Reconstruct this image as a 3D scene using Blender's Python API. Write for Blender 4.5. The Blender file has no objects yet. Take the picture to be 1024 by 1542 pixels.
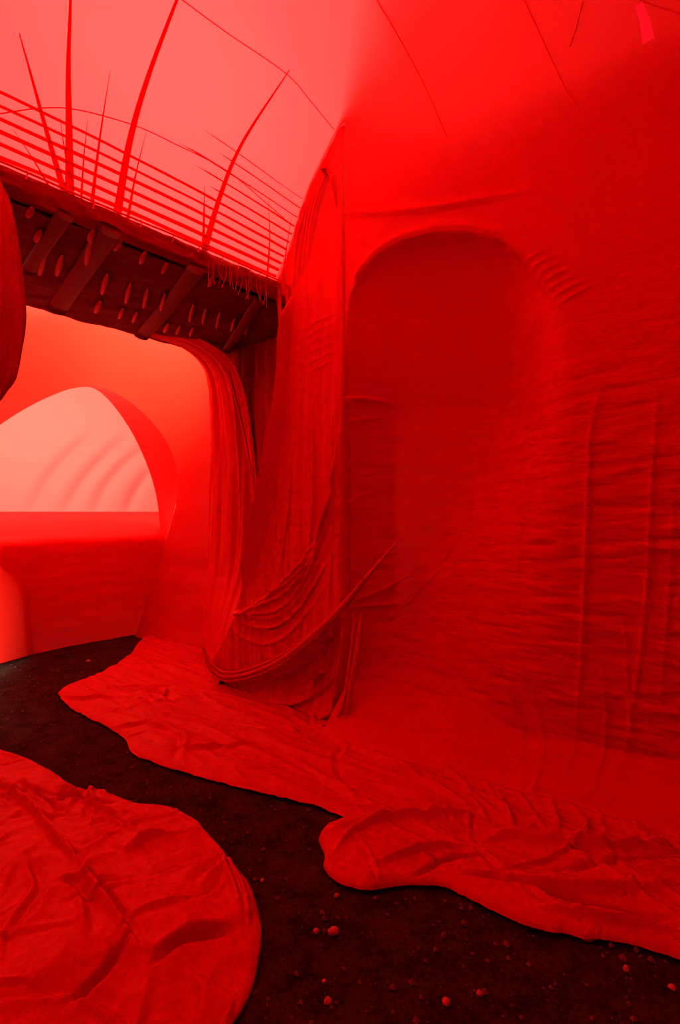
import bpy, math, random
import numpy as np
from mathutils import Vector

# ---------------------------------------------------------------- camera, world, lights, exposure
S = bpy.context.scene
COL = S.collection
F, CX, CY, H = 850.0, 512.0, 771.0, 1.7          # focal length in pixels of the 1024x1542 frame, eye height
EA = np.array([-0.76, 0.65]); EA /= np.linalg.norm(EA)   # along the hall, away from the camera
EB = np.array([-EA[0]*0 + EA[1], -EA[0]])                # across the hall, towards the right wall

def W(a, b, z):
    a, b, z = np.broadcast_arrays(np.asarray(a, float), np.asarray(b, float), np.asarray(z, float))
    return np.stack([a*EA[0] + b*EB[0], a*EA[1] + b*EB[1], z], -1)

cd = bpy.data.cameras.new('camera')
cam = bpy.data.objects.new('camera', cd)
COL.objects.link(cam)
cam.location = (0, 0, H)
cam.rotation_euler = (math.radians(90), 0, 0)
cd.sensor_fit = 'VERTICAL'; cd.sensor_height = 36.0; cd.lens = F/1542.0*36.0
cd.clip_start = 0.05; cd.clip_end = 100
S.camera = cam

wd = bpy.data.worlds.new('world'); S.world = wd; wd.use_nodes = True
wd.node_tree.nodes['Background'].inputs[0].default_value = (0.9, 0.95, 1.0, 1)
wd.node_tree.nodes['Background'].inputs[1].default_value = 0.03

def area_light(name, pos, target, size, power, color):
    l = bpy.data.lights.new(name, 'AREA'); l.shape = 'RECTANGLE'
    l.size, l.size_y = size; l.energy = power; l.color = color
    o = bpy.data.objects.new(name, l); COL.objects.link(o)
    p = Vector(W(*pos)); t = Vector(W(*target))
    o.location = p; o.rotation_euler = (t-p).to_track_quat('-Z', 'Y').to_euler()
    return o
# daylight of the building's roof windows plus added side fills, outside the translucent membrane
area_light('roof_window_light', (4.9, 1.9, 5.7), (3.2, 1.9, 4.4), (2.2, 3.4), 1150, (1.0, 0.97, 0.95))
area_light('hall_skylight', (0.6, 0.4, 9.0), (0.6, 0.6, 5.5), (5.0, 4.0), 130, (1.0, 0.95, 0.92))
area_light('far_skylight', (6.5, 3.9, 6.6), (6.4, 3.4, 3.4), (3.0, 3.2), 1000, (1.0, 0.90, 0.62))
area_light('far_window_light', (12.6, 3.6, 4.2), (9.6, 3.7, 2.4), (3.0, 4.0), 1400, (1.0, 0.93, 0.80))
area_light('far_side_fill_light', (7.4, -0.9, 1.9), (6.4, 1.6, 1.0), (2.0, 2.4), 320, (1.0, 0.92, 0.75))  # added fill brightening the left of the funnel, no actual window
area_light('left_fill_light', (0.8, -3.2, 5.4), (0.8, -1.7, 4.6), (3.6, 1.2), 400, (1.0, 0.95, 0.92))  # added fill outside the left wall, brightens the right wall

S.view_settings.view_transform = 'Standard'
S.view_settings.look = 'None'
S.view_settings.gamma = 1.0
S.view_settings.use_curve_mapping = False
S.view_settings.exposure = 0.38

rng = np.random.default_rng(7)
random.seed(7)

# ---------------------------------------------------------------- pixel rays onto real planes
def ray(px, py):
    px = np.asarray(px, float); py = np.asarray(py, float)
    d = np.stack([(px-CX)/F, np.ones_like(px), (CY-py)/F], -1)
    da = d[..., 0]*EA[0] + d[..., 1]*EA[1]; db = d[..., 0]*EB[0] + d[..., 1]*EB[1]
    return da, db, d[..., 2]
def on_a(px, py, a):
    da, db, dz = ray(px, py); t = a/da
    return np.stack([da*t, db*t, H + dz*t], -1)
def on_b(px, py, b):
    da, db, dz = ray(px, py); t = b/db
    return np.stack([da*t, db*t, H + dz*t], -1)
def on_z(px, py, z=0.0):
    da, db, dz = ray(px, py); t = (z-H)/dz
    return np.stack([da*t, db*t, H + dz*t], -1)
def w3(abz): return W(abz[..., 0], abz[..., 1], abz[..., 2])

# ---------------------------------------------------------------- noise and curve helpers
_T = rng.random((256, 256))
def vnoise(x, y):
    xi = np.floor(x).astype(int); yi = np.floor(y).astype(int)
    fx = x-xi; fy = y-yi
    fx = fx*fx*fx*(fx*(fx*6-15)+10); fy = fy*fy*fy*(fy*(fy*6-15)+10)
    g = lambda i, j: _T[i & 255, j & 255]
    return ((g(xi, yi)*(1-fx) + g(xi+1, yi)*fx)*(1-fy) + (g(xi, yi+1)*(1-fx) + g(xi+1, yi+1)*fx)*fy)*2-1
def fbm(x, y, n=4):
    s = 0; a = 1.0; t = 0
    for k in range(n):
        s = s + a*vnoise(x*2**k + 17.3*k, y*2**k + 9.1*k); t += a; a *= 0.5
    return s/t
def ridged(x, y, n=3):
    s = 0; a = 1.0; t = 0
    for k in range(n):
        s = s + a*(1-np.abs(vnoise(x*2**k + 31.7*k, y*2**k + 5.3*k))*2); t += a; a *= 0.5
    return s/t
def sstep(e0, e1, x):
    t = np.clip((x-e0)/(e1-e0), 0, 1); return t*t*(3-2*t)
def spline(P, n):
    """Catmull-Rom through points P (k,d), n samples evenly spaced along its length"""
    P = np.asarray(P, float)
    Q = np.vstack([2*P[0]-P[1], P, 2*P[-1]-P[-2]]); out = []
    for i in range(1, len(Q)-2):
        t = np.linspace(0, 1, 24, endpoint=False)[:, None]
        p0, p1, p2, p3 = Q[i-1], Q[i], Q[i+1], Q[i+2]
        out.append(0.5*((2*p1)+(-p0+p2)*t+(2*p0-5*p1+4*p2-p3)*t*t+(-p0+3*p1-3*p2+p3)*t**3))
    out = np.vstack(out+[P[-1:]])
    d = np.r_[0, np.cumsum(np.linalg.norm(np.diff(out, axis=0), axis=1))]
    s = np.linspace(0, d[-1], n)
    return np.stack([np.interp(s, d, out[:, k]) for k in range(out.shape[1])], -1)
def fcurve(xs, ys, smooth=0.05):
    """smooth function through points (xs rising)"""
    X = np.linspace(xs[0], xs[-1], 900); Y = np.interp(X, xs, ys)
    k = max(1, int(smooth*900)); ker = np.hanning(2*k+3); ker /= ker.sum()
    Yp = np.r_[2*Y[0]-Y[1:k+2][::-1], Y, 2*Y[-1]-Y[-k-2:-1][::-1]]
    Y = np.convolve(Yp, ker, 'valid')
    return lambda x: np.interp(x, X, Y)
def dist_line(X, Y, line):
    """distance of points to a polyline, and the fraction along it"""
    line = np.asarray(line, float)
    L = np.r_[0, np.cumsum(np.hypot(*np.diff(line, axis=0).T))]
    best = np.full(X.shape, 1e9); tt = np.zeros(X.shape); side = np.zeros(X.shape)
    for i in range(len(line)-1):
        p, q = line[i], line[i+1]; v = q-p; l2 = max(v@v, 1e-12)
        t = np.clip(((X-p[0])*v[0]+(Y-p[1])*v[1])/l2, 0, 1)
        dx = X-p[0]-t*v[0]; dy = Y-p[1]-t*v[1]; d = np.hypot(dx, dy)
        m = d < best
        best = np.where(m, d, best); tt = np.where(m, (L[i]+t*math.sqrt(l2))/L[-1], tt)
        side = np.where(m, np.sign(v[0]*dy-v[1]*dx), side)
    return best, tt, side
def creases(X, Y, n, box_, ang, spread, length, w, h, seed):
    """n random crooked creases: a sharp lip with a hollow on one side"""
    g = np.random.default_rng(seed); out = np.zeros(X.shape)
    for _ in range(n):
        p = np.array([g.uniform(box_[0], box_[1]), g.uniform(box_[2], box_[3])]); a = ang+g.normal()*spread
        pts = [p]; L_ = length*g.uniform(0.5, 1.5)
        for k in range(5):
            a += g.normal()*0.28; pts.append(pts[-1]+L_/5*np.array([math.cos(a), math.sin(a)]))
        ww = w*g.uniform(0.7, 1.6); hh = h*g.uniform(0.4, 1.3)
        pts = np.array(pts)
        out += ridge(X, Y, pts, ww, hh)
        nrm_ = np.array([-math.sin(a), math.cos(a)])*ww*1.5*g.choice([-1, 1])
        out -= ridge(X, Y, pts+nrm_, ww*1.3, hh*0.8)
    return out
def ridge(X, Y, line, w, h, taper=0.6, step=0.0):
    line = spline(line, 14) if len(line) > 2 else np.asarray(line, float)
    m = (X > line[:, 0].min()-4*w) & (X < line[:, 0].max()+4*w) & (Y > line[:, 1].min()-4*w) & (Y < line[:, 1].max()+4*w)
    out = np.zeros(X.shape)
    if not m.any(): return out
    d, t, s = dist_line(X[m], Y[m], line)
    k = np.clip(np.sin(np.pi*np.clip(t, 0.01, 0.99)), 0, 1)**taper
    prof = np.exp(-(d/w)**2)
    if step: prof = prof*np.where(s > 0, 1.0, 1.0-step)
    out[m] = h*k*prof
    return out

# ---------------------------------------------------------------- object helpers
def link(o, label=None, cat=None, group=None, kind=None, parent=None):
    if o.name not in COL.objects: COL.objects.link(o)
    if label: o['label'] = label
    if cat: o['category'] = cat
    if group: o['group'] = group
    if kind: o['kind'] = kind
    if parent: o.parent = parent
    return o
def empty(name, loc, label, cat, group=None):
    o = bpy.data.objects.new(name, None); o.empty_display_size = 0.1
    o.location = loc
    return link(o, label, cat, group)
def base_of(parent):
    b = np.zeros(3); p = parent
    while p is not None: b = b + np.array(p.location); p = p.parent
    return b
def mesh(name, V, faces, mat, parent=None, uv=None, smooth=True, **kw):
    V = np.asarray(V, float).reshape(-1, 3) - base_of(parent)
    me = bpy.data.meshes.new(name)
    me.from_pydata(V.tolist(), [], faces.tolist() if hasattr(faces, 'tolist') else faces)
    if uv is not None:
        l = me.uv_layers.new(name='UVMap')
        idx = np.empty(len(me.loops), np.int32); me.loops.foreach_get('vertex_index', idx)
        l.data.foreach_set('uv', np.asarray(uv, np.float32).reshape(-1, 2)[idx].ravel())
    me.polygons.foreach_set('use_smooth', np.full(len(me.polygons), smooth))
    me.materials.append(mat); me.update()
    return link(bpy.data.objects.new(name, me), parent=parent, **kw)
def gfaces(n, m, wrap=False):
    i = np.arange(n-1)[:, None]; j = np.arange(m if wrap else m-1)[None]
    j2 = (j+1) % m
    return np.stack([i*m+j, (i+1)*m+j, (i+1)*m+j2, i*m+j2], -1).reshape(-1, 4)
def grid(name, V, mat, parent=None, uv=None, **kw):
    n, m = V.shape[:2]
    if uv is None:
        du = np.r_[0, np.cumsum(np.linalg.norm(np.diff(V[:, m//2], axis=0), axis=1))]
        dv = np.r_[0, np.cumsum(np.linalg.norm(np.diff(V[n//2], axis=0), axis=1))]
        uv = np.stack(np.meshgrid(du, dv, indexing='ij'), -1)
    return mesh(name, V, gfaces(n, m), mat, parent, uv, **kw)
def sweep(name, path, rad, mat, parent=None, seg=8, flat=1.0, nrm=None, **kw):
    """tapered cloth roll or cord along a world path; flat squashes it along nrm"""
    path = np.asarray(path, float); n = len(path); rad = np.broadcast_to(np.asarray(rad, float), (n,))
    T = np.gradient(path, axis=0); T /= np.linalg.norm(T, axis=1)[:, None]+1e-12
    up = np.array([0.13, 0.21, 0.97]) if nrm is None else np.asarray(nrm, float)
    A = np.cross(T, up); A /= np.linalg.norm(A, axis=1)[:, None]+1e-12
    B = np.cross(A, T)
    th = np.linspace(0, 2*np.pi, seg, endpoint=False)
    V = path[:, None] + rad[:, None, None]*(A[:, None]*np.cos(th)[None, :, None] + flat*B[:, None]*np.sin(th)[None, :, None])
    f = gfaces(n, seg, True).tolist()
    f += [list(range(seg))[::-1], [(n-1)*seg+i for i in range(seg)]]
    return mesh(name, V, f, mat, parent, **kw)
def box(name, abz0, abz1, mat, parent=None, bev=0.0, **kw):
    (a0, b0, z0), (a1, b1, z1) = abz0, abz1
    c = [(a, b, z) for z in (z0, z1) for a, b in ((a0, b0), (a1, b0), (a1, b1), (a0, b1))]
    V = w3(np.array(c, float))
    f = [[0, 3, 2, 1], [4, 5, 6, 7], [0, 1, 5, 4], [1, 2, 6, 5], [2, 3, 7, 6], [3, 0, 4, 7]]
    o = mesh(name, V, f, mat, parent, smooth=False, **kw)
    if bev:
        md = o.modifiers.new('bevel', 'BEVEL'); md.width = bev; md.segments = 2
    return o

# ---------------------------------------------------------------- materials
def nt(name):
    m = bpy.data.materials.new(name); m.use_nodes = True
    t = m.node_tree; t.nodes.clear()
    return m, t, t.nodes.new('ShaderNodeOutputMaterial')
def fabric(name, refl, trans, mix, bump=0.25, scale=(40, 40), dist=0.004, rough=0.5, fine=160, spec=0.25):
    m, t, out = nt(name); N = t.nodes.new; L = t.links.new
    uv = N('ShaderNodeUVMap')
    mp = N('ShaderNodeMapping'); mp.inputs['Scale'].default_value = (scale[0], scale[1], 1)
    L(uv.outputs[0], mp.inputs[0])
    n1 = N('ShaderNodeTexNoise'); n1.inputs['Scale'].default_value = 1; n1.inputs['Detail'].default_value = 3
    n1.inputs['Distortion'].default_value = 0.6
    L(mp.outputs[0], n1.inputs[0])
    n2 = N('ShaderNodeTexNoise'); n2.inputs['Scale'].default_value = fine; n2.inputs['Detail'].default_value = 1
    L(uv.outputs[0], n2.inputs[0])
    ad = N('ShaderNodeMath'); ad.operation = 'MULTIPLY_ADD'; ad.inputs[1].default_value = 0.12
    L(n2.outputs[0], ad.inputs[0]); L(n1.outputs[0], ad.inputs[2])
    b = N('ShaderNodeBump'); b.inputs['Strength'].default_value = bump; b.inputs['Distance'].default_value = dist
    L(ad.outputs[0], b.inputs['Height'])
    p = N('ShaderNodeBsdfPrincipled'); p.inputs['Base Color'].default_value = (*refl, 1)
    p.inputs['Roughness'].default_value = rough; p.inputs['Specular IOR Level'].default_value = spec
    p.inputs['Specular Tint'].default_value = (1.0, 0.1, 0.1, 1)
    L(b.outputs[0], p.inputs['Normal'])
    if mix > 0:
        tr = N('ShaderNodeBsdfTranslucent'); tr.inputs[0].default_value = (*trans, 1); L(b.outputs[0], tr.inputs['Normal'])
        mx = N('ShaderNodeMixShader'); mx.inputs[0].default_value = mix
        L(p.outputs[0], mx.inputs[1]); L(tr.outputs[0], mx.inputs[2]); L(mx.outputs[0], out.inputs[0])
    else:
        L(p.outputs[0], out.inputs[0])
    return m
RED = (0.60, 0.004, 0.004)
M_ceil = fabric('membrane_ceiling', RED, (0.85, 0.018, 0.0165), 0.35, bump=0.05, scale=(6, 6))
M_wall = fabric('membrane_wall', RED, (0.85, 0.018, 0.0165), 0.35, bump=0.6, scale=(12, 75), dist=0.006)
M_drape = fabric('membrane_drape', (0.50, 0.0035, 0.0035), (0.6, 0.01, 0.01), 0.12, bump=0.35, scale=(24, 60), dist=0.004)
M_far = fabric('membrane_far', RED, (0.9, 0.026, 0.0145), 0.45, bump=0.05, scale=(6, 6))
M_window = fabric('membrane_end', RED, (0.9, 0.064, 0.050), 0.45, bump=0.05, scale=(6, 6))
M_crease = fabric('end_crease', RED, (0.9, 0.06, 0.05), 0.8, bump=0.0)
M_farwall = fabric('membrane_far_wall', RED, (0.6, 0.02, 0.015), 0.12, bump=0.3, scale=(8, 40), dist=0.004)
M_sheet = fabric('floor_sheet_red', (0.41, 0.004, 0.006), (0, 0, 0), 0.0, bump=0.7, scale=(24, 24), dist=0.008, rough=0.55)
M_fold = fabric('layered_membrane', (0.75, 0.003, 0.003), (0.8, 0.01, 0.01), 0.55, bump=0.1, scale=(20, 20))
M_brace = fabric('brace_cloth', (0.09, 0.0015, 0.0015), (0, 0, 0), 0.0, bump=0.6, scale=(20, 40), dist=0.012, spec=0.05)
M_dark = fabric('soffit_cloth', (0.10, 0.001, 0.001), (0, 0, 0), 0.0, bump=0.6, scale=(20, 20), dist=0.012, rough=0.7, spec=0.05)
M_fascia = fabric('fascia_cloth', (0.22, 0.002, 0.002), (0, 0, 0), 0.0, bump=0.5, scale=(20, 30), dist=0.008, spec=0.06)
M_bundle = fabric('bundle_cloth', (0.40, 0.002, 0.002), (0, 0, 0), 0.0, bump=0.4, scale=(40, 12), dist=0.006)
M_seam = fabric('seam_tape', (0.45, 0.002, 0.002), (0, 0, 0), 0.0, bump=0.0)
M_leak_hook = fabric('light_leak_and_hook', (0.85, 0.12, 0.11), (0, 0, 0), 0.0, bump=0.0)  # pale colour for the leaking light, shared by the hooks
M_pink = fabric('pink_tape', (0.9, 0.25, 0.85), (0.9, 0.1, 0.5), 0.15, bump=0.0)

m, t, out = nt('earth'); N = t.nodes.new; L = t.links.new
tc = N('ShaderNodeTexCoord')
n1 = N('ShaderNodeTexNoise'); n1.inputs['Scale'].default_value = 5; n1.inputs['Detail'].default_value = 8; n1.inputs['Roughness'].default_value = 0.7
n2 = N('ShaderNodeTexNoise'); n2.inputs['Scale'].default_value = 60; n2.inputs['Detail'].default_value = 6; n2.inputs['Roughness'].default_value = 0.75
cr = N('ShaderNodeValToRGB'); cr.color_ramp.elements[0].position = 0.40; cr.color_ramp.elements[0].color = (0.006, 0.004, 0.003, 1)
cr.color_ramp.elements[1].position = 0.75; cr.color_ramp.elements[1].color = (0.10, 0.055, 0.035, 1)
mxn = N('ShaderNodeMath'); mxn.operation = 'MULTIPLY_ADD'; mxn.inputs[1].default_value = 0.5
L(tc.outputs['Object'], n1.inputs[0]); L(tc.outputs['Object'], n2.inputs[0])
hl = N('ShaderNodeMath'); hl.operation = 'MULTIPLY'; hl.inputs[1].default_value = 0.5
L(n1.outputs[0], hl.inputs[0]); L(n2.outputs[0], mxn.inputs[0]); L(hl.outputs[0], mxn.inputs[2]); L(mxn.outputs[0], cr.inputs[0])
bp = N('ShaderNodeBump'); bp.inputs['Strength'].default_value = 0.9; bp.inputs['Distance'].default_value = 0.02; L(n2.outputs[0], bp.inputs['Height'])
p = N('ShaderNodeBsdfPrincipled'); p.inputs['Roughness'].default_value = 0.95; p.inputs['Specular IOR Level'].default_value = 0.1
L(cr.outputs[0], p.inputs['Base Color']); L(bp.outputs[0], p.inputs['Normal']); L(p.outputs[0], out.inputs[0])
M_earth = m
def plain(name, col, rough=0.8):
    m, t, out = nt(name); N = t.nodes.new; L = t.links.new
    tc = N('ShaderNodeTexCoord'); n = N('ShaderNodeTexNoise'); n.inputs['Scale'].default_value = 40; n.inputs['Detail'].default_value = 4
    L(tc.outputs['Object'], n.inputs[0])
    c = N('ShaderNodeMixRGB'); c.inputs[1].default_value = (*[v*0.6 for v in col], 1); c.inputs[2].default_value = (*col, 1)
    L(n.outputs[0], c.inputs[0])
    p = N('ShaderNodeBsdfPrincipled'); p.inputs['Roughness'].default_value = rough
    L(c.outputs[0], p.inputs['Base Color']); L(p.outputs[0], out.inputs[0]); return m
M_stone = plain('stone', (0.42, 0.20, 0.16))
M_crumb = plain('earth_crumbs', (0.13, 0.07, 0.05), 0.95)

# ---------------------------------------------------------------- floor
xs = np.linspace(-9, 5, 420); ys = np.r_[np.linspace(-4, 0.8, 40), np.linspace(0.85, 11, 420)]
X, Y = np.meshgrid(xs, ys, indexing='ij')
Z = -0.012 + 0.012*fbm(X*1.2, Y*1.2, 3) + 0.006*fbm(X*6, Y*6, 4)
grid('floor', np.stack([X, Y, Z], -1), M_earth, kind='structure', label='dark bare earth ground between the red sheets')

# ---------------------------------------------------------------- near hall: ceiling and right wall, one membrane in two meshes
zc = fcurve([-2.5, 0.5, 1.5, 2.3, 2.85, 3.0, 3.24, 3.36, 3.62], [5.85, 5.8, 5.6, 5.2, 4.76, 4.6, 4.33, 4.06, 3.66], 0.02)
bw = fcurve([-2.5, 0.9, 1.6, 2.5, 2.85, 3.62], [3.58, 3.56, 3.50, 3.36, 3.35, 3.35], 0.03)
rad = lambda a: 0.02 + 1.35*(1-sstep(1.0, 2.89, a))**0.65
aw = np.r_[np.linspace(-2.5, 0.2, 70, endpoint=False), np.linspace(0.2, 2.815, 260)]
ac = np.r_[aw, np.linspace(2.825, 3.68, 70)]

def pb(pts, b=3.45):          # pixel polyline -> (a, z) on the wall plane
    p = np.array(pts, float); q = on_b(p[:, 0], p[:, 1], b); return q[:, [0, 2]]

A, V = np.meshgrid(aw, np.linspace(0, 1, 560), indexing='ij')
ztop = zc(A)-rad(A)
Zw = V*ztop
Bw = bw(A)
arch_px = [(528, 520), (535, 450), (548, 418), (575, 388), (610, 365), (655, 350), (700, 346), (745, 353), (785, 374), (815, 400), (838, 432)]
arch = pb(arch_px, 3.42)
arch = arch[np.argsort(arch[:, 0])]
zarch = fcurve(list(np.r_[-2.5, arch[:, 0]]), list(np.r_[arch[0, 1]-3.0, arch[:, 1]]), 0.004)(A)
edge_w = 0.03 + 0.25*(1-sstep(1.2, 1.7, A))                       # the niche head is crisp at the left, dissolves to the right
inside = np.clip((zarch-Zw+0.004)/(1.1+edge_w), 0, 1)**0.42*sstep(0.0, 1.0, (zarch-Zw+0.01)/edge_w)
dz_ = 0.30 + 0.75*sstep(0.6, 3.0, Zw)
cz_ = 2.83-dz_
recess = (0.32+0.34*sstep(0.5, 2.6, Zw))*np.where(A > cz_, np.sin(np.pi/2*np.clip((2.83-A)/dz_, 0, 1))**0.65, sstep(0.0, 1.0, (A-1.15)/(cz_-1.15)))
tr = sstep(0.0, 0.9, Zw)                                            # recess fades to the floor
D = recess*inside*(0.55+0.45*tr)
D += -0.018*np.exp(-((Zw-zarch-0.045)/0.03)**2)*sstep(1.1, 1.6, A)*(A < 2.72)     # padded rim of the niche head
fil = np.clip(1-Zw/(0.36+0.1*fbm(A*1.5, A*0, 2)), 0, 1)**1.25                                   # sheet rolls out on to the floor
D += -(0.34+0.25*recess)*fil - recess*0.4*np.clip(1-Zw/0.5, 0, 1)
# wrinkles: fine horizontal crinkle low on the wall, long vertical creases
low = 1-sstep(1.9, 3.1, Zw + 0.25*fbm(A*1.3, Zw*1.3, 2))
D += low*(0.011*fbm(A*5 + 0.5*fbm(A*3, Zw*3, 2), Zw*22, 3) + 0.008*ridged(A*3, Zw*9 + A*0.8, 2))
D += 0.02*fbm(A*0.9, Zw*0.7, 2)*sstep(0, 0.5, Zw)*(1-sstep(0.75, 1.0, V))
folds = [([(905, 560), (882, 640), (876, 800), (868, 1000), (858, 1160)], 0.016, -0.020),
         ([(985, 560), (975, 700), (966, 900), (948, 1060), (925, 1200)], 0.014, -0.016),
         ([(1010, 700), (1000, 900), (985, 1100)], 0.012, -0.010),
         ([(735, 990), (765, 1060), (795, 1150), (812, 1190)], 0.012, -0.016),
         ([(775, 1010), (805, 1080), (820, 1150), (815, 1200)], 0.012, -0.018),
         ([(900, 1000), (905, 1100), (897, 1200)], 0.012, -0.014),
         ([(930, 900), (940, 1060), (950, 1160)], 0.012, -0.010),
         ([(760, 700), (765, 900)], 0.012, -0.007),
         ([(535, 650), (545, 630), (560, 615), (585, 608), (605, 612)], 0.018, -0.03),
         ([(530, 700), (550, 655), (590, 632)], 0.014, -0.018),
         ([(535, 860), (550, 800), (570, 755), (590, 735)], 0.014, -0.02),
         ([(540, 800), (548, 740), (575, 690)], 0.012, -0.014),
         ([(520, 545), (535, 532), (560, 530)], 0.012, -0.015),
         ([(535, 910), (560, 906), (600, 908), (635, 905)], 0.010, -0.012),
         ([(590, 940), (625, 900), (665, 850)], 0.012, -0.010),
         ([(560, 905), (600, 880), (640, 850)], 0.012, -0.012),
         ([(508, 330), (560, 330), (640, 318), (720, 298), (800, 278)], 0.028, -0.03),
         ([(508, 333), (545, 328), (580, 326)], 0.015, -0.015),
         ([(510, 240), (530, 235), (555, 225)], 0.015, -0.012),
         ([(510, 265), (535, 252), (560, 235)], 0.012, -0.010),
         ([(512, 340), (540, 358), (570, 375)], 0.012, -0.010)]
folds.append(([(748, 628), (752, 640), (750, 655)], 0.025, 0.03))
for k in range(7):                                                  # small gathers at the right spring of the niche
    x = 768+k*11; y = 398+k*9
    folds.append(([(x, y), (x+22, y-14), (x+50, y-30)], 0.010, -0.010))
for k in range(6):                                                  # lines of pull on the wall's lower right
    x = 690+k*24
    folds.append(([(x, 1195+3*k), (x+18, 1220), (x+25, 1245)], 0.014, -0.014))
for pts, w, h in folds:
    deep = pts[0][0] < 640 and pts[0][1] > 500                      # those lying inside the niche
    D += ridge(A, Zw, pb(pts, 3.78 if deep else 3.45), w, h*(1.7 if deep else 1.0))
D *= sstep(1.0, 0.985, V)
wall = grid('wall_right', W(A, Bw+D, Zw), M_wall, uv=np.stack([A, Zw], -1), kind='structure', label='red membrane wall on the right with shallow arched niche')

n_arc, n_flat = 36, 110
A, U = np.meshgrid(ac, np.r_[np.linspace(0, 1, n_arc), 1+np.linspace(0, 1, n_flat+1)[1:]], indexing='ij')
R = rad(A); th = np.clip(U, 0, 1)*np.pi/2
Bc = bw(A) - R*(1-np.cos(th)); Zc = zc(A)-R + R*np.sin(th)
flat_t = np.clip(U-1, 0, 1)
Bc = Bc - flat_t*(Bc+1.7)
Bc = np.where((U < 0.02) & (A > 2.82), Bc+0.05, Bc)
def ceil_off(a, b):
    return 0.10*np.sin(np.clip((3.3-b)/2.6, 0, 1)*np.pi)*np.clip((3.63-a)/0.5, 0, 1)
Zc = Zc + ceil_off(A, Bc)*sstep(0.0, 1.2, U)
ceil = grid('ceiling', W(A, Bc, Zc), M_ceil, uv=np.stack([A, Bc], -1), kind='structure', label='glowing red membrane vault overhead, backlit at the left')

def ceil_hit(px, py, off=0.012):
    """where the ray of a pixel meets the vault (building coordinates), pulled off it a little to the inside"""
    da, db, dz = ray(px, py); t = np.linspace(0.5, 8, 3000)
    a, b, z = da*t, db*t, H+dz*t
    zz = zc(np.clip(a, -2.5, 3.63)) + ceil_off(a, b)
    rr = rad(np.clip(a, -2.5, 3.63)); ex = np.clip(b-(bw(np.clip(a, -2.5, 3.63))-rr), 0, rr)
    zz = zz-rr+np.sqrt(np.maximum(rr**2-ex**2, 0))
    i = np.argmax((z > zz) | (a > 3.62) | (b > bw(np.clip(a, -2.5, 3.63))))
    s = t[i]*(1-off/ t[i])
    return np.array([da*s, db*s, H+dz*s])
def ceil_path(pts, n, off=0.012):
    q = spline(np.array(pts, float), n)
    return W(*np.array([ceil_hit(x, y, off) for x, y in q]).T)
cn = np.array([*(-0.7*EA), -0.7])
def taper(n, r0, r1, tip=0.2): return r0 + (r1-r0)*np.linspace(0, 1, n)**0.8

# gathered pleats fanning up from the gallery edge (parts of the ceiling)
pleats = [([(105, 300), (104, 200), (103, 100), (107, -20)], 0.022, 0.006),
          ([(100, 300), (75, 215), (50, 125), (29, 50)], 0.016, 0.003),
          ([(176, 325), (196, 210), (225, 110), (270, -10)], 0.022, 0.009),
          ([(306, 385), (330, 300), (365, 215), (436, 105)], 0.022, 0.004),
          ([(138, 310), (150, 210), (166, 105)], 0.010, 0.001),
          ([(192, 330), (205, 260), (220, 200)], 0.009, 0.001),
          ([(122, 306), (126, 240), (132, 180)], 0.007, 0.001),
          ([(306, 380), (307, 330), (308, 280)], 0.012, 0.002),
          ([(112, 300), (98, 230), (90, 175)], 0.007, 0.001),
          ([(402, 420), (406, 360), (404, 300)], 0.009, 0.001),
          ([(425, 420), (432, 370), (440, 320)], 0.008, 0.001),
          ([(80, 292), (50, 240), (20, 195)], 0.006, 0.001)]
for pts, r0, r1 in pleats:
    sweep('gathered_pleat', ceil_path(pts, 30, 0.008), taper(30, r0*1.35, r1), M_fold, ceil, seg=6, flat=0.5, nrm=cn)
seams = [[(268, -5), (340, 48), (430, 110), (470, 155), (503, 195)], [(-5, 172), (60, 163), (115, 165), (200, 188), (260, 215), (340, 256), (400, 305), (440, 340)],
         [(560, -10), (600, 55), (640, 130), (672, 205)], [(785, -10), (815, 55), (850, 130), (872, 165)], [(955, -4), (985, 8), (1030, 22)], [(880, -6), (868, 40), (858, 70)]]
for s in seams:
    sweep('seam', ceil_path(s, 40, 0.004), 0.0035, M_fold, ceil, seg=5)
# layered-cloth bars standing in for roof-slat shadows, running along the gallery edge
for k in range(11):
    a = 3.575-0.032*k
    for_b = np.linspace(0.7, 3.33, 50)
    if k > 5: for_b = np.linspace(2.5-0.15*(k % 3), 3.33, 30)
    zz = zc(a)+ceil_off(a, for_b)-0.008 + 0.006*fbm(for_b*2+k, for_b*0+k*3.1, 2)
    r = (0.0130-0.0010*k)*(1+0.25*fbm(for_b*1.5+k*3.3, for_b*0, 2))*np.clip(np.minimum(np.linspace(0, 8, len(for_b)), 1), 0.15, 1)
    sweep('slat_shadow_bar', W(a-0.004, for_b, zz), r, M_fold, ceil, seg=6, flat=0.7, nrm=cn)

# ---------------------------------------------------------------- gallery crossing the hall
base = W(4.4, 2.4, 3.5)
gal = empty('gallery', base, 'dark underside of the cloth-wrapped gallery crossing above the opening', 'gallery')
A, B = np.meshgrid(np.linspace(3.6, 5.32, 120), np.linspace(-1.7, 4.1, 330), indexing='ij')
Zs = 3.50 + 0.02*fbm(A*3, B*3, 3) + 0.015*ridged(A*2+B, B*4, 2)
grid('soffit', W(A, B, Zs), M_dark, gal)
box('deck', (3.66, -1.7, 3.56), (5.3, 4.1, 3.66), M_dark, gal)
B, U = np.meshgrid(np.linspace(-1.7, 4.0, 420), np.linspace(0, 1, 14), indexing='ij')
Af = 3.585 - 0.03*np.sin(U*np.pi) - 0.012*ridged(B*3.2, U*2, 2) - 0.01*fbm(B*9, U*3, 2)
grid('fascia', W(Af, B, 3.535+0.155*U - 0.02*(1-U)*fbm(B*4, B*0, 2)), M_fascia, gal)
bb = np.linspace(0.3, 3.36, 90)
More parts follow.
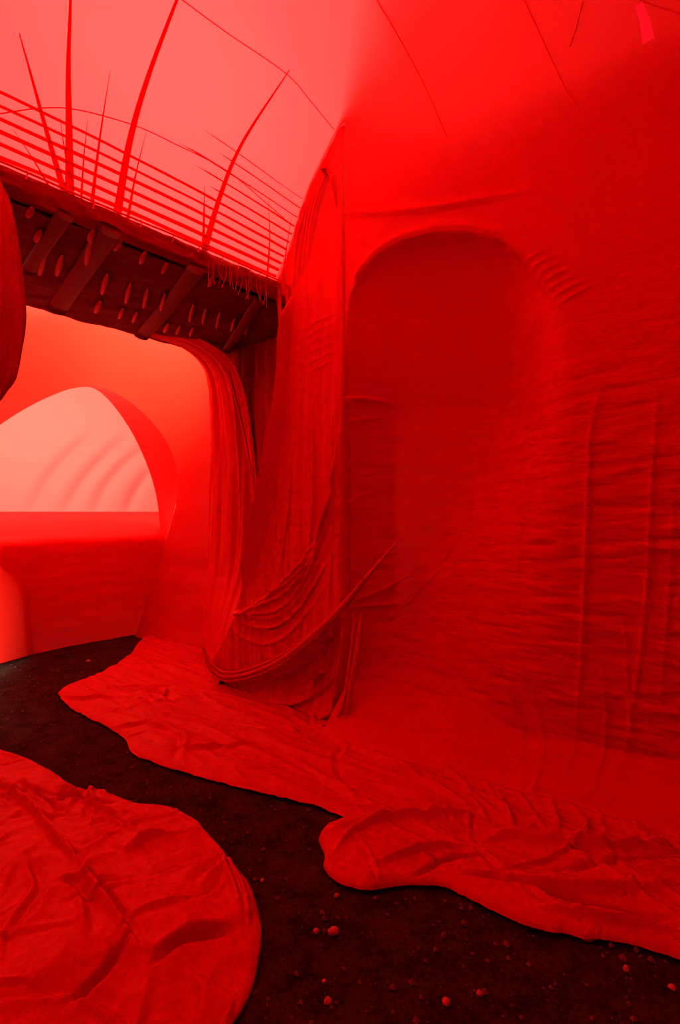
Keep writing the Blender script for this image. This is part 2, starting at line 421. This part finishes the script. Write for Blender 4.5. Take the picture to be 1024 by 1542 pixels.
sweep('light_leak_strip', W(np.full(90, 3.572), bb, 3.702+0.006*fbm(bb*3, bb*0, 2)), 0.007, M_leak_hook, gal, seg=6)  # pale strip painting the line of light leaking over the fascia
for b in (0.95, 1.32, 1.72, 2.05, 2.30, 2.52, 2.74, 2.90, 3.02, 3.12):
    h = 0.05+0.02*random.random()
    sweep('hook', W(3.545, b+np.array([0, .004, 0, -.006]), 3.70-h*np.array([0, .4, .8, 1.])), 0.0045, M_leak_hook, gal, seg=5)
# cloth-wrapped braces under the soffit, and the puffs of paler cloth standing in for slits of light
def soff(pts, n, z=3.47):
    q = spline(np.array(pts, float), n); return w3(on_z(q[:, 0], q[:, 1], z))
for pts, r in (([(168, 344), (140, 385), (84, 468)], 0.075), ([(298, 402), (270, 440), (212, 508)], 0.07), ([(100, 322), (80, 350), (40, 410)], 0.05), ([(392, 452), (372, 480), (340, 530)], 0.05)):
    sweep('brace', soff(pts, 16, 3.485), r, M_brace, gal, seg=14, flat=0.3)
puffs = [(136, 382, 9, 36), (160, 428, 8, 28), (195, 442, 7, 27), (221, 450, 6, 26), (247, 456, 6, 24), (150, 462, 8, 16), (184, 472, 6, 14), (205, 478, 6, 14),
         (290, 472, 6, 24), (309, 477, 5, 22), (330, 483, 5, 22), (352, 490, 5, 18), (252, 494, 6, 12), (270, 497, 5, 12), (290, 500, 5, 12),
         (66, 398, 8, 30), (92, 400, 8, 28), (60, 355, 8, 16), (180, 368, 9, 16), (218, 388, 8, 16), (250, 404, 7, 14), (320, 424, 7, 14), (372, 496, 4, 16), (48, 320, 8, 12), (140, 355, 8, 14)]
puff_slit_light = fabric('soffit_light_slit', (0.30, 0.003, 0.003), (0, 0, 0), 0.0, spec=0.08, bump=0.2, scale=(30, 30))  # lighter than the soffit to carry the glow of the slits
for x, y, w, h in puffs:
    q = on_z(np.array([x, x-w*0.9, x+w*0.25]), np.array([y, y+h*.6, y-h*.6]), 3.482)
    c = w3(q); path = np.linspace(c[1], c[2], 9)
    pr = np.sqrt(np.maximum(1-np.linspace(-1, 1, 9)**2, 0.02))*w*0.48*np.linalg.norm(c[0]-np.array([0, 0, H]))/F
    sweep('light_slit_puff', path, pr, puff_slit_light, gal, seg=8)
for k in range(16):                                                 # loose threads on the right of the gallery edge
    x = 318+k*5.6+random.uniform(-2, 2); y = 392+(x-310)*0.44
    q = on_a(np.array([x, x+random.uniform(-3, 3), x+random.uniform(-9, 7)]), np.array([y-6, y+8, y+22+random.random()*10]), 3.53)
    sweep('thread', w3(q), 0.003, M_fold, gal, seg=4)

# ---------------------------------------------------------------- draped pillar between niche and opening
pil = empty('draped_pillar', W(2.9, 3.35, 0), 'tall draped red pillar standing between the arched niche and the far opening', 'pillar')
edge_px = np.array([(437, 440), (428, 520), (420, 620), (400, 740), (383, 810), (365, 880), (343, 950), (315, 1000), (300, 1045)])
ed = pb(edge_px, 3.33)
aleft_low = fcurve(list(ed[::-1, 1]), list(ed[::-1, 0]), 0.03)
zz = np.linspace(-0.02, 4.78, 560)
ag = np.linspace(2.83, 3.63, 400); zg = zc(ag)
aleft_top = np.interp(zz, zg[::-1], ag[::-1])
al = np.where(zz > 3.72, aleft_top+0.05, aleft_low(np.clip(zz, ed[:, 1].min(), 3.72)))
al = np.where((zz > 3.5) & (zz <= 3.8), np.interp(zz, [3.5, 3.6, 3.7, 3.8], [aleft_low(3.5), 3.58, 3.64, np.interp(3.8, zg[::-1], ag[::-1])+0.05]), al)
U, Zp = np.meshgrid(np.linspace(0, 1, 240), zz, indexing='ij')
Ap = 2.812 + U*(np.broadcast_to(al, U.shape)-2.812)
Bp = 3.35 + 0.0*U
Bp = Bp + 0.45*np.exp(-U*(al-2.81)/0.012)                           # turned back round its right-hand corner
Bp += 0.012*ridged(Ap*9 + 0.15*fbm(Ap*2, Zp*2, 2), Zp*0.55, 2) + 0.008*fbm(Ap*16, Zp*1.2, 3)*sstep(0, .1, U)
Bp += 0.006*fbm(Ap*6, Zp*26, 3)*sstep(2.6, 1.6, Zp)

sw = pb([(300, 975), (312, 1003), (335, 1019), (380, 1014), (430, 990), (480, 948), (522, 905)], 3.35)
zsw = np.interp(Ap, sw[::-1, 0][np.argsort(sw[::-1, 0])], sw[::-1, 1][np.argsort(sw[::-1, 0])])
Bp += 0.16*sstep(0.02, 0.14, zsw-Zp)*sstep(0.02, 0.12, U)*sstep(-0.1, .3, Zp+0.02)   # hollow below the swag
pf = []
for i in range(9):                                                  # fan from the gallery corner up to the tip
    pf.append(([(440+i*3, 440-i*6), (452+i*4, 350-i*6), (478+i*3, 270-i*2), (500+i*1, 215+i*14)], 0.011, -0.030 if i % 2 else -0.018))
for i in range(6): pf.append(([(506, 470+i*14), (475, 485+i*14), (448, 500+i*13)], 0.008, -0.005))
for i in range(7):                                                  # sagging folds above the swag
    pf.append(([(312+i*9+random.uniform(-8, 8), 900+i*7), (350+i*10, 950-i*9+random.uniform(-9, 9)), (395+i*11, 972-i*21+random.uniform(-7, 7)), (440+i*9, 950-i*30), (492+i*3, 880-i*38)], random.uniform(.010, .018), -random.uniform(.012, .028)))
for i in range(8):                                                  # arcs of the skirt under it
    pf.append(([(395+i*6, 1010-i*2), (425+i*7, 1060-i*6), (460+i*4, 1050-i*12), (500+i*1, 985-i*10)], 0.012, -0.02))
pf += [([(345, 1050), (400, 1082), (450, 1090), (500, 1070), (515, 1000), (520, 920)], 0.03, -0.07), ([(360, 1040), (420, 1060), (470, 1045), (505, 980)], 0.02, -0.03),
       ([(522, 560), (526, 700), (524, 850), (520, 950)], 0.025, -0.05), ([(470, 600), (472, 760), (460, 880)], 0.014, -0.015), ([(500, 620), (502, 780), (495, 900)], 0.014, -0.018),
       ([(440, 640), (436, 760), (420, 860)], 0.014, -0.015), ([(440, 440), (424, 560), (418, 640), (398, 760), (366, 880)], 0.022, -0.04)]
for pts, w, h in pf: Bp += ridge(Ap, Zp, pb(pts, 3.35), w, h*1.35)
Bp -= 0.09*sstep(0.90, 1.0, U)*(1-sstep(3.3, 3.55, Zp))*sstep(0.9, 1.3, Zp)          # free left edge stands off the drape behind
grid('drape', W(Ap, Bp, Zp), M_drape, pil, uv=np.stack([Ap, Zp], -1))
def on_path(pts, n, bs):
    q = spline(np.array(pts, float), n); b = np.interp(np.linspace(0, 1, n), np.linspace(0, 1, len(bs)), bs)
    return w3(on_b(q[:, 0], q[:, 1], b))
swag_px = [(306, 978), (316, 1003), (338, 1019), (380, 1013), (430, 990), (480, 950), (520, 910), (560, 860), (615, 796)]
pr = 0.034*np.sin(np.linspace(0.25, np.pi-0.06, 60))**0.8
for dx, dy, k in ((0, 0, 1.0), (3, -8, 0.7), (-2, 7, 0.6)):
    sweep('swag_fold', on_path([(x+dx*(i > 0), y+dy*(0.3+0.7*math.sin(i/8*3.1))) for i, (x, y) in enumerate(swag_px)], 60, [3.32, 3.29, 3.27, 3.26, 3.26, 3.27, 3.28, 3.45, 3.72]),
          pr*k, M_drape, pil, seg=10, flat=0.7, uv=None)
for pts, bs, r in (([(546, 918), (538, 980), (526, 1050), (518, 1112)], [3.3, 3.28, 3.25, 3.22], 0.022), ([(535, 925), (528, 990), (520, 1060), (524, 1112)], [3.29, 3.27, 3.25, 3.2], 0.016),
                   ([(470, 1092), (495, 1090), (512, 1075), (522, 1040)], [3.2, 3.2, 3.22, 3.25], 0.02)):
    sweep('hanging_strand', on_path(pts, 24, bs), r*np.sin(np.linspace(0.5, 2.5, 24)), M_drape, pil, seg=8, flat=0.6)

# ---------------------------------------------------------------- drape framing the opening, and the backing behind it, darkened for the recess shade
jam = empty('jamb_drape', W(5.2, 3.8, 0), 'folded red drape round the right jamb of the far opening', 'drape')
inn = np.array([(150, 478), (225, 507), (270, 522), (300, 546), (313, 580), (318, 650), (317, 750), (315, 850), (308, 930), (303, 1000), (298, 1042)])
mid = np.array([(160, 470), (240, 500), (290, 518), (325, 545), (343, 590), (350, 680), (352, 780), (348, 860), (332, 930), (318, 1000), (308, 1046)])
ou = np.array([(170, 455), (250, 490), (310, 515), (350, 545), (372, 600), (384, 690), (392, 780), (382, 860), (352, 940), (335, 1010), (318, 1055)])
n = 220
I = on_a(*spline(inn, n).T, 5.25); M_ = spline(mid, n); O = spline(ou, n)
am = np.linspace(5.2, 4.75, n); ao = np.linspace(5.0, 4.35, n)
Mi = np.stack([on_a(M_[k, 0], M_[k, 1], am[k]*0+np.interp(k/n, [0, .3, 1], [5.2, 4.95, 4.7])) for k in range(n)])
Oi = np.stack([on_a(O[k, 0], O[k, 1], np.interp(k/n, [0, .3, 1], [5.1, 4.75, 4.35])) for k in range(n)])
u = np.linspace(0, 1, 60)[None, :, None]
Vj = I[:, None]*(1-u)*(1-2*u)*1.0 + Mi[:, None]*4*u*(1-u) + Oi[:, None]*u*(2*u-1)
sj = np.linspace(0, 1, n)[:, None]; uj = np.linspace(0, 1, 60)[None, :]
Vj[..., 1] += 0.030*ridged(uj*5+0.6*fbm(sj*3, uj*2, 2), sj*1.2, 2) + 0.01*fbm(uj*14, sj*5, 2) + 0.005*fbm(uj*6, sj*60, 2)
Vj[..., 0] += 0.02*ridged(uj*4+3, sj*1.5, 2)
grid('drape', w3(Vj), M_drape, jam)
A, Zz = np.meshgrid(np.linspace(3.3, 5.27, 120), np.linspace(0, 3.95, 200), indexing='ij')
Br = 4.02 + 0.18*sstep(3.9, 3.3, A)*-2 + 0.03*ridged(A*5, Zz*0.5, 2) + 0.01*fbm(A*10, Zz*4, 2)
grid('shade_backing', W(A, Br, Zz), M_fascia, jam, uv=np.stack([A, Zz], -1))  # recess shade put into its colour by the dark fascia cloth
for pts, bs, r in (([(418, 428), (424, 520), (414, 640), (396, 760)], [3.34, 3.36, 3.38, 3.4], 0.03), ([(432, 430), (434, 500), (428, 580)], [3.33, 3.34, 3.34], 0.022),
                   ([(345, 560), (365, 640), (380, 720), (388, 770)], [3.55, 3.5, 3.48, 3.45], 0.02)):
    sweep('hanging_fold', on_path(pts, 30, bs), r*np.sin(np.linspace(0.9, 2.9, 30)), M_drape, jam, seg=8, flat=0.6)

# ---------------------------------------------------------------- far chamber: funnel from the opening to an arch, sill, bright end
c0 = np.array([(-260, 1060), (-250, 900), (-240, 700), (-200, 520), (-100, 420), (20, 425), (120, 448), (225, 478), (290, 505), (335, 560), (345, 650), (345, 800), (340, 930), (325, 1050)])
c1 = np.array([(50, 985), (45, 930), (32, 870), (-30, 800), (-60, 690), (0, 640), (60, 604), (122, 582), (170, 590), (220, 626), (256, 675), (268, 735), (245, 830), (196, 982)])
n = 240
C0 = on_a(*spline(c0, n).T, 5.3); C1 = on_a(*spline(c1, n).T, 7.2)
C0[:, 2] = np.maximum(C0[:, 2], -0.03); C1[:, 2] = np.maximum(C1[:, 2], -0.03)
v = np.linspace(0, 1, 70)[None, :, None]
bul = C0[:, None]*(1-v) + C1[:, None]*v
cen = np.array([6.2, 2.9, 1.7]); outv = bul-cen; outv[..., 0] = 0; outv /= np.linalg.norm(outv, axis=-1, keepdims=True)+1e-6
bul = bul + outv*0.30*np.sin(np.pi*v)*(np.clip(bul[..., 2:3]/1.0, 0, 1))
sI = np.linspace(0, 1, n)[:, None]
bul += outv*(0.012*ridged(sI*34, v[..., 0]*0.8, 2)*sstep(0.72, 0.82, sI) + 0.006*fbm(sI*90, v[..., 0]*2, 2)*sstep(0.70, 0.8, sI))[..., None]
far = grid('wall_back', w3(bul), M_far, kind='structure', label='glowing orange-red membrane funnel leading to the far arch')
c2 = np.array([(-20, 1000), (-30, 930), (-40, 870), (-60, 800), (-70, 690), (-10, 640), (60, 602), (121, 583), (155, 594), (195, 645), (225, 710), (239, 772), (238, 840), (205, 982)])
C2 = on_a(*spline(c2, n).T, 7.75)
C2[:, 2] = np.maximum(C2[:, 2], -0.03)
v = np.linspace(0, 1, 14)[None, :, None]
grid('arch_reveal', w3(C1[:, None]*(1-v)+C2[:, None]*v), M_farwall, far)
# sill wall filling the lower half of the arch, its top sloping back
prof = np.array([(7.30, -0.03), (7.30, 0.5), (7.32, 1.0), (7.33, 1.24), (7.38, 1.34), (7.6, 1.42), (8.2, 1.58), (8.9, 1.705)])
pp = spline(prof, 120)
B, K = np.meshgrid(np.linspace(1.6, 5.6, 160), np.arange(120), indexing='ij')
Asl = pp[K, 0] + 0.008*fbm(B*4, pp[K, 1]*18, 3) - 0.55*(1-sstep(2.3, 3.0, B))*(pp[K, 0] < 7.5)*0.4
grid('sill', W(Asl, B, pp[K, 1]), M_farwall, far)
B, U = np.meshgrid(np.linspace(-0.5, 7.5, 360), np.linspace(0, 1, 200), indexing='ij')
Ze = 1.3+3.9*U
Ae = 9.6 - 1.6*U**2 - 0.03*((B-2)/4)**2
for pts in ([(95, 775), (120, 730), (155, 690), (190, 660)], [(140, 775), (160, 730), (192, 695), (225, 672)], [(188, 775), (203, 740), (226, 708)], [(45, 775), (70, 726), (100, 690), (140, 655)]):
    P_ = []
    for x, y in spline(np.array(pts, float), 14):
        da, db, dz = ray(x, y); tt = np.linspace(6, 14, 1600)
        i_ = np.argmax(da*tt > 9.6-1.6*np.clip((H+dz*tt-1.3)/3.9, 0, 1)**2 - 0.03*((db*tt-2)/4)**2); P_.append((db*tt[i_], H+dz*tt[i_]))
    Ae = Ae - ridge(B, Ze, np.array(P_), 0.12, 0.085, 0.3)           # soft hanging pleats of the bright end
grid('end_vault', W(Ae, B, Ze), M_window, far)

# closing walls outside the frame
A, Zl = np.meshgrid(np.linspace(-2.5, 5.4, 60), np.linspace(0, 6, 40), indexing='ij')
grid('wall_left', W(A, -1.68+0.03*fbm(A, Zl, 2), Zl), M_wall, kind='structure')
B, Zl = np.meshgrid(np.linspace(-1.75, 0.95, 30), np.linspace(0, 3.62, 40), indexing='ij')
grid('wall_side', W(5.31+0.02*fbm(B, Zl, 2), B, Zl), M_wall, kind='structure')
B, Zl = np.meshgrid(np.linspace(-1.75, 3.7, 40), np.linspace(0, 6, 40), indexing='ij')
grid('wall_front', W(-2.48+0.03*fbm(B, Zl, 2), B, Zl), M_wall, kind='structure')

# ---------------------------------------------------------------- bundle hanging at the left end of the gallery
bun = np.array([(-40, 225, 45), (-38, 260, 52), (-36, 300, 59), (-35, 350, 64), (-35, 400, 68), (-34, 450, 69), (-36, 500, 65), (-38, 550, 60), (-45, 572, 55), (-60, 590, 56), (-75, 620, 45), (-90, 650, 25)], float)
q = spline(bun, 110)
Cb = on_a(q[:, 0], q[:, 1], 3.46); sc = q[:, 2]/F*3.2
th = np.linspace(0, 2*np.pi, 96, endpoint=False)
TH, K = np.meshgrid(th, np.arange(110), indexing='ij')
rr = sc[K]*(1+0.17*ridged(np.cos(TH)*3.2+7, np.sin(TH)*3.2+K*0.004, 2)+0.03*fbm(np.cos(TH)*5, np.sin(TH)*5+K*0.02, 2))
Vb = W(Cb[K, 0]+rr*0.55*np.cos(TH+0.6)+0.15, Cb[K, 1]+rr*np.sin(TH+0.6), Cb[K, 2])
o = mesh('hanging_bundle', Vb.transpose(1, 0, 2), gfaces(110, 96, True), M_bundle, uv=np.stack([TH*0.3, Cb[K, 2]], -1).transpose(1, 0, 2))
link(o, 'bundled dark red drape hanging from the gallery at the left edge', 'drape')

# ---------------------------------------------------------------- sheets lying on the floor
def floor_uv(V): return V[..., :2].copy()
def fl(pts):
    p = np.array(pts, float); return w3(on_z(p[:, 0], p[:, 1], 0.02))[:, :2]
# long apron at the foot of wall and pillar
outer = fl([(186, 1000), (140, 1022), (92, 1038), (94, 1055), (130, 1078), (185, 1108), (200, 1132), (235, 1148), (330, 1176), (430, 1200), (520, 1229), (620, 1290), (720, 1310), (860, 1345), (1024, 1365), (1250, 1420)])
inner = w3(np.array([(7.2, 4.3, 0), (6.7, 4.4, 0), (6.2, 4.4, 0), (5.8, 4.3, 0), (5.4, 4.1, 0), (5.0, 3.9, 0), (4.6, 3.6, 0), (4.2, 3.55, 0), (3.8, 3.55, 0), (3.3, 3.55, 0), (2.8, 3.6, 0), (2.2, 3.5, 0), (1.6, 3.35, 0), (1.0, 3.3, 0), (0.4, 3.3, 0), (-0.4, 3.3, 0)], float))[:, :2]
n, mm = 620, 150
o_, i_ = spline(outer, n), spline(inner, n)
v = np.linspace(0, 1, mm)[None, :, None]
XY = o_[:, None]*(1-v) + i_[:, None]*v
jit = 0.010*fbm(np.linspace(0, 40, n), np.zeros(n), 3)[:, None]*(1-v[..., 0])**4
XY[..., 0] += jit; XY[..., 1] += jit
X, Y = XY[..., 0], XY[..., 1]
a_, b_ = X*EA[0]+Y*EA[1], X*EB[0]+Y*EB[1]
ev = np.clip(np.linalg.norm(XY-o_[:, None], axis=-1)/0.10, 0, 1)
Zs = 0.006 + 0.03*np.sqrt(ev*(2-ev))
Zs += ev*(0.018*ridged(a_*0.8, b_*5.5+0.5*fbm(a_, b_, 2), 2) + 0.005*fbm(a_*3, b_*20, 3) + creases(X, Y, 46, (-3.0, 0.3, 3.2, 5.8), -0.62, 0.2, 0.9, 0.018, 0.022, 9) + 0.02*fbm(a_*1.2, b_*1.6, 2))
for pts, w, h in (([(100, 1046), (170, 1052), (240, 1080), (330, 1098), (430, 1112), (510, 1120)], 0.03, 0.03), ([(120, 1060), (200, 1085), (300, 1125), (420, 1150)], 0.025, 0.025),
                  ([(150, 1035), (230, 1040), (290, 1050)], 0.03, 0.03), ([(300, 1045), (340, 1075), (420, 1098), (500, 1112)], 0.02, 0.03),
                  ([(520, 1125), (600, 1160), (660, 1195), (720, 1230)], 0.03, 0.04), ([(640, 1140), (690, 1180), (725, 1215), (760, 1240)], 0.02, 0.03), ([(560, 1180), (640, 1210), (710, 1225)], 0.025, 0.035)):
    Zs += ridge(X, Y, fl(pts), w, h)
for k in range(14):
    x = 700+k*22+random.uniform(-16, 16)
    Zs += ridge(X, Y, fl([(x, 1190+k*4+random.uniform(-14, 14)), (x+20+14*math.sin(k*2), 1225+k*3), (x+random.uniform(5, 50), 1250+k*3)]), random.uniform(.009, .018), random.uniform(.008, .026))
Zs = np.maximum(Zs, 0.004)
ap = grid('floor_sheet', np.stack([X, Y, Zs], -1), M_sheet, uv=XY)
link(ap, 'long red sheet spread on the ground along the foot of wall and pillar', 'sheet')

# folded-over sheet at the lower right
up = [(484, 1252), (500, 1238), (540, 1228), (600, 1222), (680, 1216), (720, 1228), (760, 1246), (830, 1262), (920, 1268), (1024, 1270), (1200, 1280)]
lo = [(479, 1262), (490, 1285), (487, 1305), (510, 1325), (548, 1336), (600, 1331), (662, 1331), (720, 1355), (790, 1388), (880, 1408), (960, 1420), (1024, 1440), (1200, 1500)]
n, mm = 520, 170
def fl2(pts, z):
    p = np.array(pts, float); return w3(on_z(p[:, 0], p[:, 1], z))[:, :2]
u_, l_ = spline(fl2(up, 0.05), n), spline(fl2(lo, 0.02), n)
l_ = l_ + 0.010*np.stack([fbm(np.linspace(0, 34, n), np.zeros(n), 3), fbm(np.linspace(0, 34, n), np.full(n, 7.7), 3)], -1)
v = np.linspace(0, 1, mm)[None, :, None]
XY = l_[:, None]*(1-v)+u_[:, None]*v
X, Y = XY[..., 0], XY[..., 1]
a_, b_ = X*EA[0]+Y*EA[1], X*EB[0]+Y*EB[1]
vv = v[..., 0]; wd_ = np.linalg.norm(u_-l_, axis=1)[:, None]
e = np.clip(np.minimum(vv, 1-vv)*wd_/0.05, 0, 1)
e = np.minimum(e, np.clip(np.linspace(0, 1, n)[:, None]/0.02, 0, 1))
Zs = 0.008 + 0.026*np.sqrt(e*(2-e)) + 0.03*vv
Zs += e*(0.02*ridged(a_*1.1+0.4*fbm(a_*2, b_*2, 2), b_*5, 2) + 0.005*fbm(a_*4, b_*16, 3) + creases(X, Y, 40, (0.0, 2.2, 1.9, 3.4), -0.62, 0.22, 0.6, 0.014, 0.022, 8))
for pts, w, h in (([(500, 1290), (540, 1262), (590, 1245)], 0.02, 0.025), ([(490, 1262), (560, 1250), (640, 1240), (720, 1248)], 0.025, 0.03), ([(560, 1310), (640, 1290), (700, 1285)], 0.02, 0.03),
                  ([(720, 1262), (800, 1280), (900, 1290), (1024, 1285)], 0.03, 0.04), ([(840, 1320), (930, 1310), (1024, 1300)], 0.02, -0.035), ([(760, 1330), (830, 1345), (920, 1350), (1024, 1345)], 0.03, 0.035),
                  ([(690, 1320), (780, 1335), (860, 1362), (960, 1382), (1024, 1392)], 0.018, -0.04), ([(800, 1372), (900, 1392), (1024, 1412)], 0.02, 0.03), ([(620, 1325), (680, 1300), (740, 1300)], 0.016, -0.03)):
    Zs += ridge(X, Y, fl(pts), w*0.9, h*1.4)*e
fs = grid('floor_sheet', np.stack([X, Y, np.maximum(Zs, 0.006)], -1), M_sheet, uv=XY)
link(fs, 'bunched red sheet with a folded-over end lying along the foot of the right wall', 'sheet')

# big crumpled sheet in the left foreground
out_px = [(-420, 1060), (-200, 1085), (-60, 1105), (0, 1127), (40, 1140), (80, 1162), (112, 1184), (165, 1196), (210, 1210), (255, 1214), (300, 1242), (340, 1285), (375, 1330), (390, 1380), (393, 1425), (385, 1475), (365, 1515), (340, 1550), (310, 1640), (250, 1800)]
n, mm = 640, 300
o_ = spline(fl(out_px), n)
o_ = o_ + 0.012*np.stack([fbm(np.linspace(0, 30, n), np.zeros(n), 3), fbm(np.linspace(0, 30, n), np.full(n, 3.3), 3)], -1)
cen = fl([(-500, 1900)])[0]
cen = np.array([-1.5, 1.0])
v = np.linspace(0, 1, mm)[None, :, None]**1.15
XY = o_[:, None]*(1-v)+cen[None, None]*v
X, Y = XY[..., 0], XY[..., 1]
dE = np.linalg.norm(XY-o_[:, None], axis=-1)
e = np.clip(dE/0.06, 0, 1)
wx = 0.25*fbm(X*2, Y*2, 2); wy = 0.25*fbm(X*2+9, Y*2+4, 2)
Zs = 0.008 + 0.026*np.sqrt(e*(2-e)) + 0.10*np.clip(dE/1.2, 0, 1)
Zs += e*(0.045*fbm((X+wx)*1.6, (Y+wy)*1.3, 2) + 0.016*ridged((X+wx)*3.1+3, (Y+wy)*2.2, 2) + 0.005*fbm(X*9, Y*9, 3) + creases(X, Y, 46, (-2.4, -0.3, 1.5, 3.9), 1.9, 0.7, 0.55, 0.018, 0.022, 5) + creases(X, Y, 60, (-2.4, -0.3, 1.5, 3.9), 0.6, 0.9, 0.28, 0.011, 0.011, 6))
for pts, w, h in (([(255, 1222), (310, 1262), (350, 1310), (372, 1360), (374, 1400)], 0.012, 0.025), ([(-40, 1185), (40, 1225), (90, 1290), (130, 1345), (165, 1395), (226, 1462)], 0.03, 0.05),
                  ([(60, 1240), (105, 1300), (150, 1362), (190, 1412), (228, 1470)], 0.020, -0.05), ([(228, 1470), (270, 1440), (310, 1425), (352, 1412)], 0.018, -0.05), ([(235, 1455), (280, 1428), (350, 1402)], 0.025, 0.03),
                  ([(100, 1545), (140, 1505), (170, 1470), (200, 1430)], 0.015, -0.04), ([(80, 1190), (150, 1225), (200, 1232)], 0.02, 0.03), ([(190, 1300), (215, 1280), (250, 1270)], 0.03, 0.04),
                  ([(60, 1200), (120, 1212), (175, 1216)], 0.015, -0.03), ([(330, 1300), (350, 1340), (362, 1390)], 0.02, 0.03), ([(0, 1175), (60, 1205), (110, 1240)], 0.02, -0.03)):
    Zs += ridge(X, Y, fl(pts), w*0.9, h*1.25)*np.clip(dE/0.05, 0, 1)
for k in range(9):
    x = 285+k*8
    Zs += ridge(X, Y, fl([(x, 1475+k*3), (x+18-k*2, 1508), (x+8-k*2, 1550)]), 0.010, 0.015)*np.clip(dE/0.04, 0, 1)
hs = grid('floor_sheet', np.stack([X, Y, np.maximum(Zs, 0.006)], -1), M_sheet, uv=XY)
link(hs, 'large crumpled red sheet heaped on the earth in the lower left foreground', 'sheet')

# ---------------------------------------------------------------- pink tape hanging near the top right corner
q0 = on_b(np.array([962., 970., 974., 977.]), np.array([8., 30., 48., 64.]), 3.05)
tp = w3(spline(q0, 16)); wv = w3(np.array([0.7, -0.7, 0.0]))*0
side = np.array([EA[0], EA[1], 0.])*-1
wid = np.linspace(0.034, 0.05, 16)
Vt = np.stack([tp-side*wid[:, None]*0.5, tp+side*wid[:, None]*0.5+np.array([0, 0, .006])], 1)
Vt = Vt+0.006*np.sin(np.linspace(0, 5, 16))[:, None, None]*np.array([EB[0], EB[1], 0])
tape = empty('tape_strip', tp[0], 'short strip of pink tape hanging in the upper right corner', 'tape')
grid('strip', Vt, M_pink, tape)

# the building's own masonry behind the right-hand membrane, with added caps (keeps daylight off its back)
M_mason = plain('masonry', (0.35, 0.30, 0.26))
box('wall_masonry', (-2.7, 4.35, 0.0), (3.9, 4.5, 6.6), M_mason, kind='structure')
box('light_cap_1', (-2.7, 3.66, 4.2), (3.9, 4.35, 4.35), M_mason, kind='structure')  # unseen cap added to block daylight from the slot behind the membrane
box('light_cap_2', (3.86, 3.72, 3.665), (3.92, 4.35, 4.36), M_mason, kind='structure')  # unseen end cap added against light leaking in above the gallery

# ---------------------------------------------------------------- stones and crumbs on the earth
def stone_mesh(seed, r):
    g = np.random.default_rng(seed); import bmesh
    bm = bmesh.new(); bmesh.ops.create_icosphere(bm, subdivisions=2, radius=1)
    s = np.array([1, g.uniform(.7, .95), g.uniform(.6, .85)])
    for vtx in bm.verts:
        c = np.array(vtx.co); k = 1+0.22*vnoise(np.array([c[0]*1.6+seed*3.1]), np.array([c[1]*1.6+c[2]*2.3]))[0]
        vtx.co = c*s*k*r
    me = bpy.data.meshes.new('stone'); bm.to_mesh(me); bm.free()
    for p_ in me.polygons: p_.use_smooth = True
    me.materials.append(M_stone); return me
stones = [(502, 1403, 7, 'round pale stone in the middle of the bare earth'), (476, 1402, 4, 'small dark stone just beside the round pale stone'), (884, 1411, 8, 'pale stone lying against the edge of the bunched right-hand sheet'),
          (507, 1348, 4, 'small stone below the folded-over end of the right-hand sheet'), (672, 1508, 5, 'reddish stone near the bottom edge of the bare earth'), (494, 1507, 5, 'reddish stone low on the earth beside the big crumpled sheet'),
          (488, 1476, 3, 'tiny stone above the reddish stone beside the big crumpled sheet'), (722, 1495, 4, 'small stone on the earth toward the lower right'), (943, 1458, 4, 'small stone on the earth below the pale stone by the sheet'),
          (1012, 1486, 4, 'small stone at the lower right corner of the bare earth'), (133, 996, 3, 'tiny stone on the earth path before the far chamber'), (395, 1325, 3, 'tiny stone beside the rounded edge of the big crumpled sheet')]
for k, (x, y, r, lab) in enumerate(stones):
    q = w3(on_z(float(x), float(y), 0.0)); Rr = r/F*np.linalg.norm(q-np.array([0, 0, H]))
    o = bpy.data.objects.new('stone', stone_mesh(k, Rr)); o.location = (q[0], q[1], -0.008+Rr*0.45); o.rotation_euler = (0, 0, k*1.3)
    link(o, lab, 'stone', 'stones on the bare earth')
vs, fs_ = [], []
for k in range(5200):
    x = random.uniform(-4.5, 2.4); y = 1.5+6*random.random()**1.6; r = 0.003+0.010*random.random()**3
    ca, cb = x*EA[0]+y*EA[1], x*EB[0]+y*EB[1]
    if ca > 6.9 or cb > 2.95 or cb < -1.5: continue                  # only on the open ground
    c = np.array([x, y, -0.008+r*0.3])
    p6 = np.array([[1, 0, 0], [-1, 0, 0], [0, 1, 0], [0, -1, 0], [0, 0, 1], [0, 0, -.6]])*r*(1+0.5*rng.random((6, 1)))
    ct, st = math.cos(k), math.sin(k); p6 = p6 @ np.array([[ct, -st, 0], [st, ct, 0], [0, 0, 1]])
    i0 = len(vs); vs += (c+p6).tolist()
    for tri in ((0, 2, 4), (2, 1, 4), (1, 3, 4), (3, 0, 4), (2, 0, 5), (1, 2, 5), (3, 1, 5), (0, 3, 5)): fs_.append([i0+t for t in tri])
o = mesh('earth_crumbs', np.array(vs), fs_, M_crumb, smooth=False)
link(o, 'loose crumbs of earth strewn over the bare ground', 'soil', kind='stuff')
